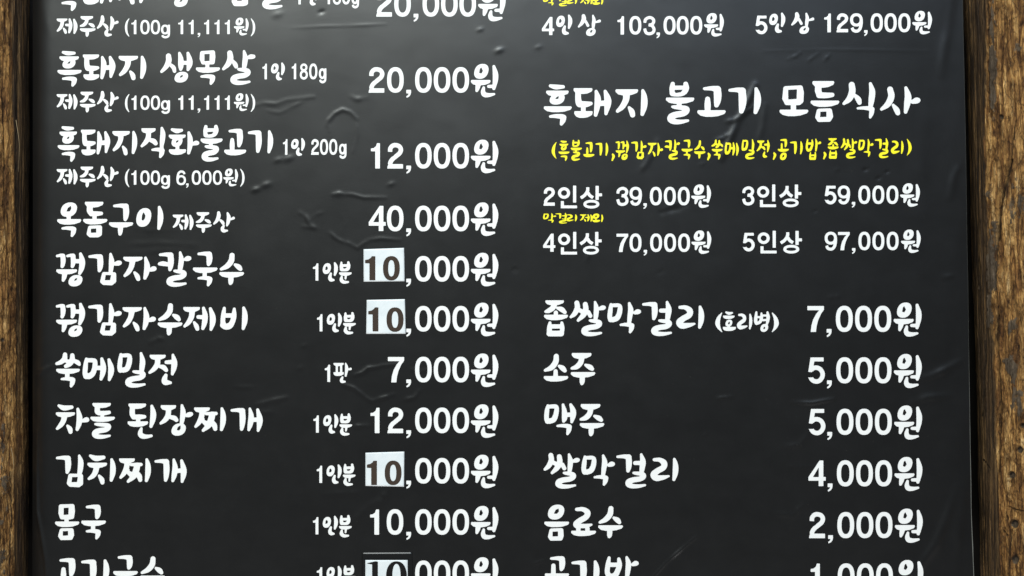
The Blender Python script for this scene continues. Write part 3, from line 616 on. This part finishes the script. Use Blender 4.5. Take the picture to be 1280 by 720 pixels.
patch('white paper patch with brown 10 and square corners, topmost of the white patches', [(454.6,311.6),(505.2,309.9),(505.8,351.6),(454.8,352.2)], .35,
      [('1b',X(o1,752),f1+140/U), ('0b',X(o1,972),f1+138/U,.99,.995)], BROWN, [(505,310,16,.9)], .8)
patch('white paper patch with brown 10 and rounded upper right corner, second from top', [(458.6,374.9),(506.2,373.9),(507.2,417.2),(457.9,417.3)], .35,
      [('1b',X(440,200),366+178/U,.99,1.0), ('0b',X(440,425),366+178/U,1.0,1.0)], BROWN, [(507,374,12,1.0),(458,375,14,.8)], .8)
patch('white paper patch with dark brown 10, third from top, above the plain 10,000 price', [(457,565.8),(505.4,564.4),(505,608.3),(456.9,607.3)], .35,
      [('1b',X(440,183),560+155/U,.98,1.01), ('0b',X(440,402),560+153/U,.99,1.0)], BROWN, [(457,566,14,.7)], .8)
patch('black tape patch lying under the lowest white price patch', [(452.3,690.6),(515.5,690.2),(516,752),(452,752)], .04, None, None, [(453,691,7,.12)], .26, None, TAPE, 'black_patch', 'tape patch')
patch('white paper patch with black serif 10, lowest, on the black tape', [(456.8,699.9),(509.6,699.9),(510,748),(456.8,748)], .35,
      [('1s',X(380,776),680+208/U), ('0s',X(380,1010),680+209/U)], BLACK, [], 1.1)

# ------------------------------------------------------------------ log posts
def m_log(nt, b, seed):
    tc = N(nt, 'ShaderNodeTexCoord')
    def attr(n):
        q = N(nt, 'ShaderNodeAttribute'); q.attribute_name = n; return q.outputs['Fac']
    def mp_(scale, sz):
        mp = N(nt, 'ShaderNodeMapping'); mp.inputs['Scale'].default_value = (scale, scale, sz); mp.inputs['Location'].default_value = (seed, seed * 2, seed * 3)
        nt.links.new(tc.outputs['Object'], mp.inputs[0]); return mp.outputs[0]
    def noise_(scale, sz, det, rough=.6, dis=.6):
        n = N(nt, 'ShaderNodeTexNoise', i_Scale=1, i_Detail=det, i_Roughness=rough, i_Distortion=dis); nt.links.new(mp_(scale, sz), n.inputs['Vector']); return n.outputs['Fac']
    def mul(c1, c2, f):
        m = N(nt, 'ShaderNodeMix', data_type='RGBA', blend_type='MULTIPLY'); m.inputs[0].default_value = f; nt.links.new(c1, m.inputs[6]); nt.links.new(c2, m.inputs[7]); return m.outputs[2]
    def mixc(f, c1, c2):
        m = N(nt, 'ShaderNodeMix', data_type='RGBA'); nt.links.new(f, m.inputs[0]); nt.links.new(c1, m.inputs[6]); nt.links.new(c2, m.inputs[7]); return m.outputs[2]
    def rp(f, st):
        r = ramp(nt, st); nt.links.new(f, r.inputs[0]); return r.outputs[0]
    fine = noise_(620, 38, 5, .72, .9); mid = noise_(135, 15, 6, .62, 1.2); blot = noise_(75, 40, 8, .72, 1.0); speck = noise_(380, 330, 5, .75, .3); long_ = noise_(230, 7, 4, .6, .3)
    vo = N(nt, 'ShaderNodeTexVoronoi', feature='DISTANCE_TO_EDGE', i_Scale=1); nv = N(nt, 'ShaderNodeTexNoise', i_Scale=1.6, i_Detail=4)
    vm = mp_(105, 34); nt.links.new(vm, nv.inputs['Vector']); va = N(nt, 'ShaderNodeVectorMath', operation='ADD'); vs = N(nt, 'ShaderNodeVectorMath', operation='SCALE'); vs.inputs['Scale'].default_value = 1.1
    nt.links.new(nv.outputs['Color'], vs.inputs[0]); nt.links.new(vm, va.inputs[0]); nt.links.new(vs.outputs[0], va.inputs[1]); nt.links.new(va.outputs[0], vo.inputs['Vector'])
    tan = rp(mid, [(.28, (.060, .028, .010)), (.42, (.19, .088, .026)), (.52, (.37, .195, .060)), (.61, (.56, .33, .12)), (.72, (.74, .52, .26))])
    tan = mul(tan, rp(blot, [(.36, (.30, .26, .22)), (.50, (1, 1, 1))]), .95)
    big = noise_(34, 15, 4, .6, 1.2)
    tan = mul(tan, rp(big, [(.34, (.58, .53, .48)), (.48, (.95, .92, .88)), (.62, (1.28, 1.26, 1.22))]), 1.)
    tan = mul(tan, rp(vo.outputs['Distance'], [(.0, (.12, .09, .07)), (.06, (.9, .88, .85)), (.12, (1, 1, 1))]), .75)
    tan = mul(tan, rp(fine, [(.33, (.45, .42, .40)), (.55, (1.15, 1.15, 1.15))]), .8)
    hair = noise_(330, 8, 3, .55, .5); hair2 = noise_(210, 5, 4, .6, .8)
    tan = mul(tan, rp(hair, [(.470, (1, 1, 1)), (.495, (.16, .12, .10)), (.515, (1, 1, 1)), (.60, (1, 1, 1)), (.63, (1.5, 1.45, 1.35)), (.66, (1, 1, 1))]), .75)
    inner_shade = rp(long_, [(.30, (.016, .009, .005)), (.48, (.070, .040, .018)), (.60, (.16, .092, .036)), (.72, (.31, .19, .08))])  # darker grained wood colour carrying the shade of the log's inner side
    inner_shade = mul(inner_shade, rp(fine, [(.30, (.45, .42, .40)), (.6, (1.1, 1.1, 1.1))]), .8)
    inner_shade = mul(inner_shade, rp(blot, [(.35, (.5, .5, .5)), (.6, (1.1, 1.1, 1.1))]), .7)
    inner_shade = mul(inner_shade, rp(hair, [(.455, (1, 1, 1)), (.49, (.12, .10, .09)), (.52, (1, 1, 1)), (.58, (1, 1, 1)), (.61, (2.1, 1.95, 1.7)), (.64, (1, 1, 1))]), .85)
    inner_shade = mul(inner_shade, rp(hair2, [(.46, (1, 1, 1)), (.49, (.10, .08, .07)), (.505, (1, 1, 1))]), .8)
    tan = mul(tan, rp(hair2, [(.475, (1, 1, 1)), (.49, (.14, .10, .08)), (.503, (1, 1, 1))]), .7)
    skin = rp(blot, [(.30, (.045, .030, .018)), (.55, (.095, .068, .044)), (.72, (.18, .125, .078))])
    skin = mul(skin, rp(speck, [(.32, (.5, .5, .5)), (.5, (1, 1, 1)), (.72, (1.25, 1.2, 1.1))]), .6)
    def mask(a, lo, hi, k1=.9, k2=.55):
        m1 = N(nt, 'ShaderNodeMath', operation='MULTIPLY_ADD'); nt.links.new(blot, m1.inputs[0]); m1.inputs[1].default_value = k1; nt.links.new(attr(a), m1.inputs[2])
        m2 = N(nt, 'ShaderNodeMath', operation='MULTIPLY_ADD'); nt.links.new(speck, m2.inputs[0]); m2.inputs[1].default_value = k2; nt.links.new(m1.outputs[0], m2.inputs[2])
        r = N(nt, 'ShaderNodeMapRange', clamp=True); r.inputs['From Min'].default_value = lo + (k1 + k2) / 2; r.inputs['From Max'].default_value = hi + (k1 + k2) / 2
        nt.links.new(m2.outputs[0], r.inputs['Value']); return r.outputs[0]
    c = mixc(mask('inner_shade', .35, .75, .5, .3), tan, inner_shade); c = mixc(mask('skin', .46, .56), c, skin)
    pit = rp(speck, [(.27, (.3, .27, .25)), (.35, (1, 1, 1))]); c = mul(c, pit, .5)
    dk = N(nt, 'ShaderNodeRGB'); dk.outputs[0].default_value = (.010, .007, .005, 1)
    c = mixc(attr('crack'), c, dk.outputs[0])
    nt.links.new(c, b.inputs['Base Color']); b.inputs['Roughness'].default_value = .66; b.inputs['Specular IOR Level'].default_value = .22
    prev = None
    for f, st, ds in ((fine, 1., .002), (mid, 1., .006), (speck, .6, .0012), (vo.outputs['Distance'], .35, .002)):
        bb = N(nt, 'ShaderNodeBump', i_Strength=st, i_Distance=ds); nt.links.new(f, bb.inputs['Height'])
        if prev: nt.links.new(prev, bb.inputs['Normal'])
        prev = bb.outputs[0]
    nt.links.new(prev, b.inputs['Normal'])
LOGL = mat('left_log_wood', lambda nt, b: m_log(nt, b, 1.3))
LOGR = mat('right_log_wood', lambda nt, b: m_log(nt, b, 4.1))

def solve_center(edge_px, r, cy, side):
    """x of a cylinder whose inner silhouette meets the sheet plane at edge_px"""
    a = math.atan2((edge_px - 640) / 1000, D)
    lo, hi = (0, 1.6) if side > 0 else (-1.6, 0)
    for _ in range(60):
        m = (lo + hi) / 2; ang = math.atan2(m, D + cy) - side * math.asin(r / math.hypot(m, D + cy))
        if ang > a: hi = m
        else: lo = m
    return (lo + hi) / 2
sm = lambda x, a, b: np.clip((x - a) / (b - a), 0, 1) ** 2 * (3 - 2 * np.clip((x - a) / (b - a), 0, 1))
def ridged(x, y, seed, oct=3):
    s = 0; a = 1.
    for k in range(oct): s = s + a * (1 - abs(2 * vnoise(x * 2 ** k, y * 2 ** k, seed + k) - 1)); a *= .5
    return s / 1.75

def log_post(label, cx, cy, r, side, material, seed, cracks, knots, inner_shade_fn, skin_fn, edge_px):
    """edge_px(y): where the inner outline of the log stands, in mm on the sheet plane"""
    nz = 1150; zz = np.linspace(-.47, .47, nz)
    lo, hi = (np.pi * .84, np.pi * 1.24) if side > 0 else (np.pi * 1.76, np.pi * 2.16)
    aa = np.concatenate([np.linspace(lo, hi, 215 if side > 0 else 150, endpoint=False), np.linspace(hi, lo + 2 * np.pi, 40, endpoint=False)]); na = len(aa)
    A, Zz = np.meshgrid(aa, zz); A = A % (2 * np.pi)
    s = A * r * 1000; yv = 360 - Zz * 1000
    dx = (edge_px(yv) - edge_px(np.float64(360))) / 1000
    Xw = cx + dx + r * np.cos(A); Yw = cy + r * np.sin(A)
    px = 640 + 1000 * Xw * D / (D + Yw); py = 360 - 1000 * Zz * D / (D + Yw)
    wx = 3.2 * fbm(px / 9, py / 16, seed + 80, 4); wy = 5 * fbm(px / 9, py / 16, seed + 90, 4)
    vl = np.hypot(Xw, Yw + D); front = (-(np.cos(A) * Xw + np.sin(A) * (Yw + D)) / vl > -.02).astype(float)
    inner_shade = np.clip(inner_shade_fn(px + 1.6 * wx, py) , 0, 1)  # shade of the side facing the menu, painted in as darker wood
    skin = skin_fn(px + wx * 1.8, py + wy * 1.8) + .8 * fbm(s / 16, yv / 30, seed + 30, 5) + 1.0 * fbm(s / 5, yv / 9, seed + 35, 4)
    skin = np.clip(skin, 0, 1)
    R = r * 1000 + 3.5 * fbm(np.cos(A) * 1.2 + 5, Zz * 5, seed)
    fx = s / 3.0 + 3.0 * fbm(s / 30, yv / 60, seed + 5)
    R += 1.5 * (vnoise(fx, yv / 60, seed + 9) - .5) + .8 * (vnoise(fx * 2.3, yv / 30, seed + 12) - .5)
    chip = ridged(s / 9 + 1.2 * fbm(s / 20, yv / 30, seed + 41), yv / 24, seed + 20)
    R += (1 - inner_shade) * (2.4 * (chip - .5)) + 1.1 * (1 - inner_shade) * fbm(s / 3, yv / 6, seed + 44, 3) * 2
    R += inner_shade * 1.6 * (vnoise(s / 2.0, yv / 140, seed + 45) - .5)
    R += 1.5 * sm(skin, .42, .60)
    crack = np.zeros_like(R)
    for pts, w_, dep in cracks:
        for (x0, y0), (x1, y1) in zip(pts[:-1], pts[1:]):
            ex, ey = x1 - x0, y1 - y0; L2 = ex * ex + ey * ey + 1e-9
            t = np.clip(((px - x0) * ex + (py - y0) * ey) / L2, 0, 1)
            dd = np.hypot(px - x0 - t * ex + 2.2 * fbm(py / 8, 0 * py, seed + 60), py - y0 - t * ey)
            c = np.exp(-(dd / w_) ** 2) * front
            R -= np.maximum(c - crack, 0) * dep; crack = np.maximum(crack, c)
    for x0, y0, rr, dep in knots:
        dd = np.hypot(px - x0 + .5 * wx, (py - y0 + .3 * wy) * .9) / rr
        c = np.exp(-dd ** 4) * front; R -= dep * c
        R += .25 * dep * np.exp(-((dd - 1.3) / .3) ** 2) * front
        rim_shade = np.exp(-((dd - .8) / .35) ** 2) * (py < y0) * front  # shade under the hole's upper rim, painted as a dark crescent
        crack = np.maximum(crack, .85 * rim_shade); skin = np.maximum(skin, c)
    Rm = R / 1000
    V = np.stack([Rm * np.cos(A) + dx, Rm * np.sin(A), Zz], -1).reshape(-1, 3)
    idx = np.arange(nz * na).reshape(nz, na); nxt = np.roll(idx, -1, 1)
    Q = np.stack([idx[:-1], nxt[:-1], nxt[1:], idx[1:]], -1).reshape(-1, 4)
    e = bpy.data.objects.new('log_post', None); COL.objects.link(e); e.location = (cx, cy, 0)
    e['label'] = label; e['category'] = 'log post'
    me = mesh_np('log', V, Q)
    for nm, arr in (('inner_shade', inner_shade), ('skin', skin), ('crack', np.clip(crack, 0, 1))):
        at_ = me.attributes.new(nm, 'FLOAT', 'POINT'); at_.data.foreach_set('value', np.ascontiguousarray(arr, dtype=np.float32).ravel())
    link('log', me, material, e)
    return e
def G2(px, py, x, y, a, b, tilt=0):
    u = px - x; v = py - y; u = u - tilt * v
    return np.exp(-((u / a) ** 2 + (v / b) ** 2))

rl = .070; cyl = .014
eL = lambda y: np.interp(y, [-60, 0, 180, 360, 500, 640, 780], [36.5, 36, 36, 35, 34.2, 35.2, 33])
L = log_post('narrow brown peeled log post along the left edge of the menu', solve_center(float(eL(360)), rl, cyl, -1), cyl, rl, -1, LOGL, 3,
    [([(12.5,590),(14.5,640),(12,690),(11,730)], .7, 1.6), ([(20,360),(22,430),(20,520)], .9, 2.), ([(2,120),(6,200),(3,260)], .6, 2.), ([(21,-10),(22,60),(20,180),(21,300)], .9, 2)],
    [(3,425,2.5,1.5)],
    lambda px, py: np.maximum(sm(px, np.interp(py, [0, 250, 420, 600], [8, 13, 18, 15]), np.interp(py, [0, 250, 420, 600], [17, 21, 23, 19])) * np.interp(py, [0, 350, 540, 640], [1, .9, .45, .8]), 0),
    lambda px, py: .62 * G2(px, py, 4, 650, 9, 75) + .35 * G2(px, py, 3, 540, 4, 30) + .25 * G2(px, py, 0, 60, 8, 60) - .04, eL)
rr_ = .098; cyr = .016
eR = lambda y: np.interp(y, [-60, 0, 200, 400, 560, 720, 780], [1204, 1206, 1212, 1218, 1223, 1225, 1225.5])
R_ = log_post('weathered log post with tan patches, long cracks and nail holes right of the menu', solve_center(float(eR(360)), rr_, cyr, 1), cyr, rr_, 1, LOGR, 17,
    [([(1264,200),(1259,222),(1254,240),(1250,262),(1248,285),(1247,300)], 1.7, 6), ([(1270,150),(1266,180),(1264,200)], .5, 2), ([(1247,395),(1246.5,430),(1249,470),(1250.5,520),(1249.5,560),(1249,590)], 1.25, 6), ([(1247,300),(1246,345),(1247,395)], .8, 3),
     ([(1258,640),(1263,665),(1262,690),(1260,730)], .6, 3), ([(1235,-10),(1236,60),(1236,140)], .9, 2.5), ([(1232,280),(1233,400),(1229,520)], .8, 2), ([(1238,440),(1242,560)], .5, 1.5), ([(1261,633),(1270,637),(1282,639)], .55, 2.5), ([(1254,663),(1260,669)], .8, 3), ([(1230,575),(1236,583),(1238,588)], .7, 2)],
    [(1265,594,4.2,3.5),(1268,655,4.8,4),(1276,562,4,3),(1269,700,5,2),(1279,532,3,4),(1252,146,2.6,2.2)],
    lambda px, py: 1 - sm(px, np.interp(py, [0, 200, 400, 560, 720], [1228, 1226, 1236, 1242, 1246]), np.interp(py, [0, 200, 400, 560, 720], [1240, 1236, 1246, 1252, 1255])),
    lambda px, py: .75 * G2(px, py, 1241, 60, 4.5, 70) + .7 * G2(px, py, 1243, 120, 5, 45) + .65 * G2(px, py, 1240, 300, 8, 60) + .45 * G2(px, py, 1243, 345, 7, 30) + .8 * G2(px, py, 1263, 457, 9, 14, .35) + .6 * G2(px, py, 1267, 412, 8, 12)
        + .4 * G2(px, py, 1270, 245, 10, 40) + .5 * G2(px, py, 1275, 510, 6, 26) + .45 * G2(px, py, 1267, 500, 3, 40) + .6 * G2(px, py, 1237, 400, 5, 20) + .4 * G2(px, py, 1258, 110, 5, 12) + .45 * G2(px, py, 1262, 566, 9, 10) + .35 * G2(px, py, 1256, 670, 4, 14) + .3 * G2(px, py, 1275, 60, 12, 50) + .3 * G2(px, py, 1262, 330, 8, 20) + .3 * (px > 1290) - .02, eR)

# loose wood fibres standing off the left log
FIB = mat('pale_fibre', m_ink((.30, .21, .11), .7))
def fibre(parent, pts, r0):
    P = [Vector(p) for p in pts]; V = []; Q = []
    C = [Vector(c) for c in cat([tuple(p) for p in P], 6)]
    for i, c in enumerate(C):
        t = (C[min(i + 1, len(C) - 1)] - C[max(i - 1, 0)]).normalized(); a = t.orthogonal().normalized(); b = t.cross(a)
        rr = r0 * (1 - .8 * i / len(C))
        for k in range(5): V.append(c + (a * math.cos(k * 1.2566) + b * math.sin(k * 1.2566)) * rr - parent.location)
    for i in range(len(C) - 1):
        for k in range(5): Q.append((i * 5 + k, i * 5 + (k + 1) % 5, (i + 1) * 5 + (k + 1) % 5, (i + 1) * 5 + k))
    link('wood_fibre', mesh_np('wood_fibre', V, Q), FIB, parent)
def at(px, py, y):
    k = (D + y) / D; return ((px - 640) / 1000 * k, y, (360 - py) / 1000 * k)
fibre(L, [at(14,560,-.058), at(17,580,-.066), at(15,604,-.062)], .0003)
fibre(L, [at(20,150,-.054), at(24,180,-.060), at(23,215,-.056)], .0003)
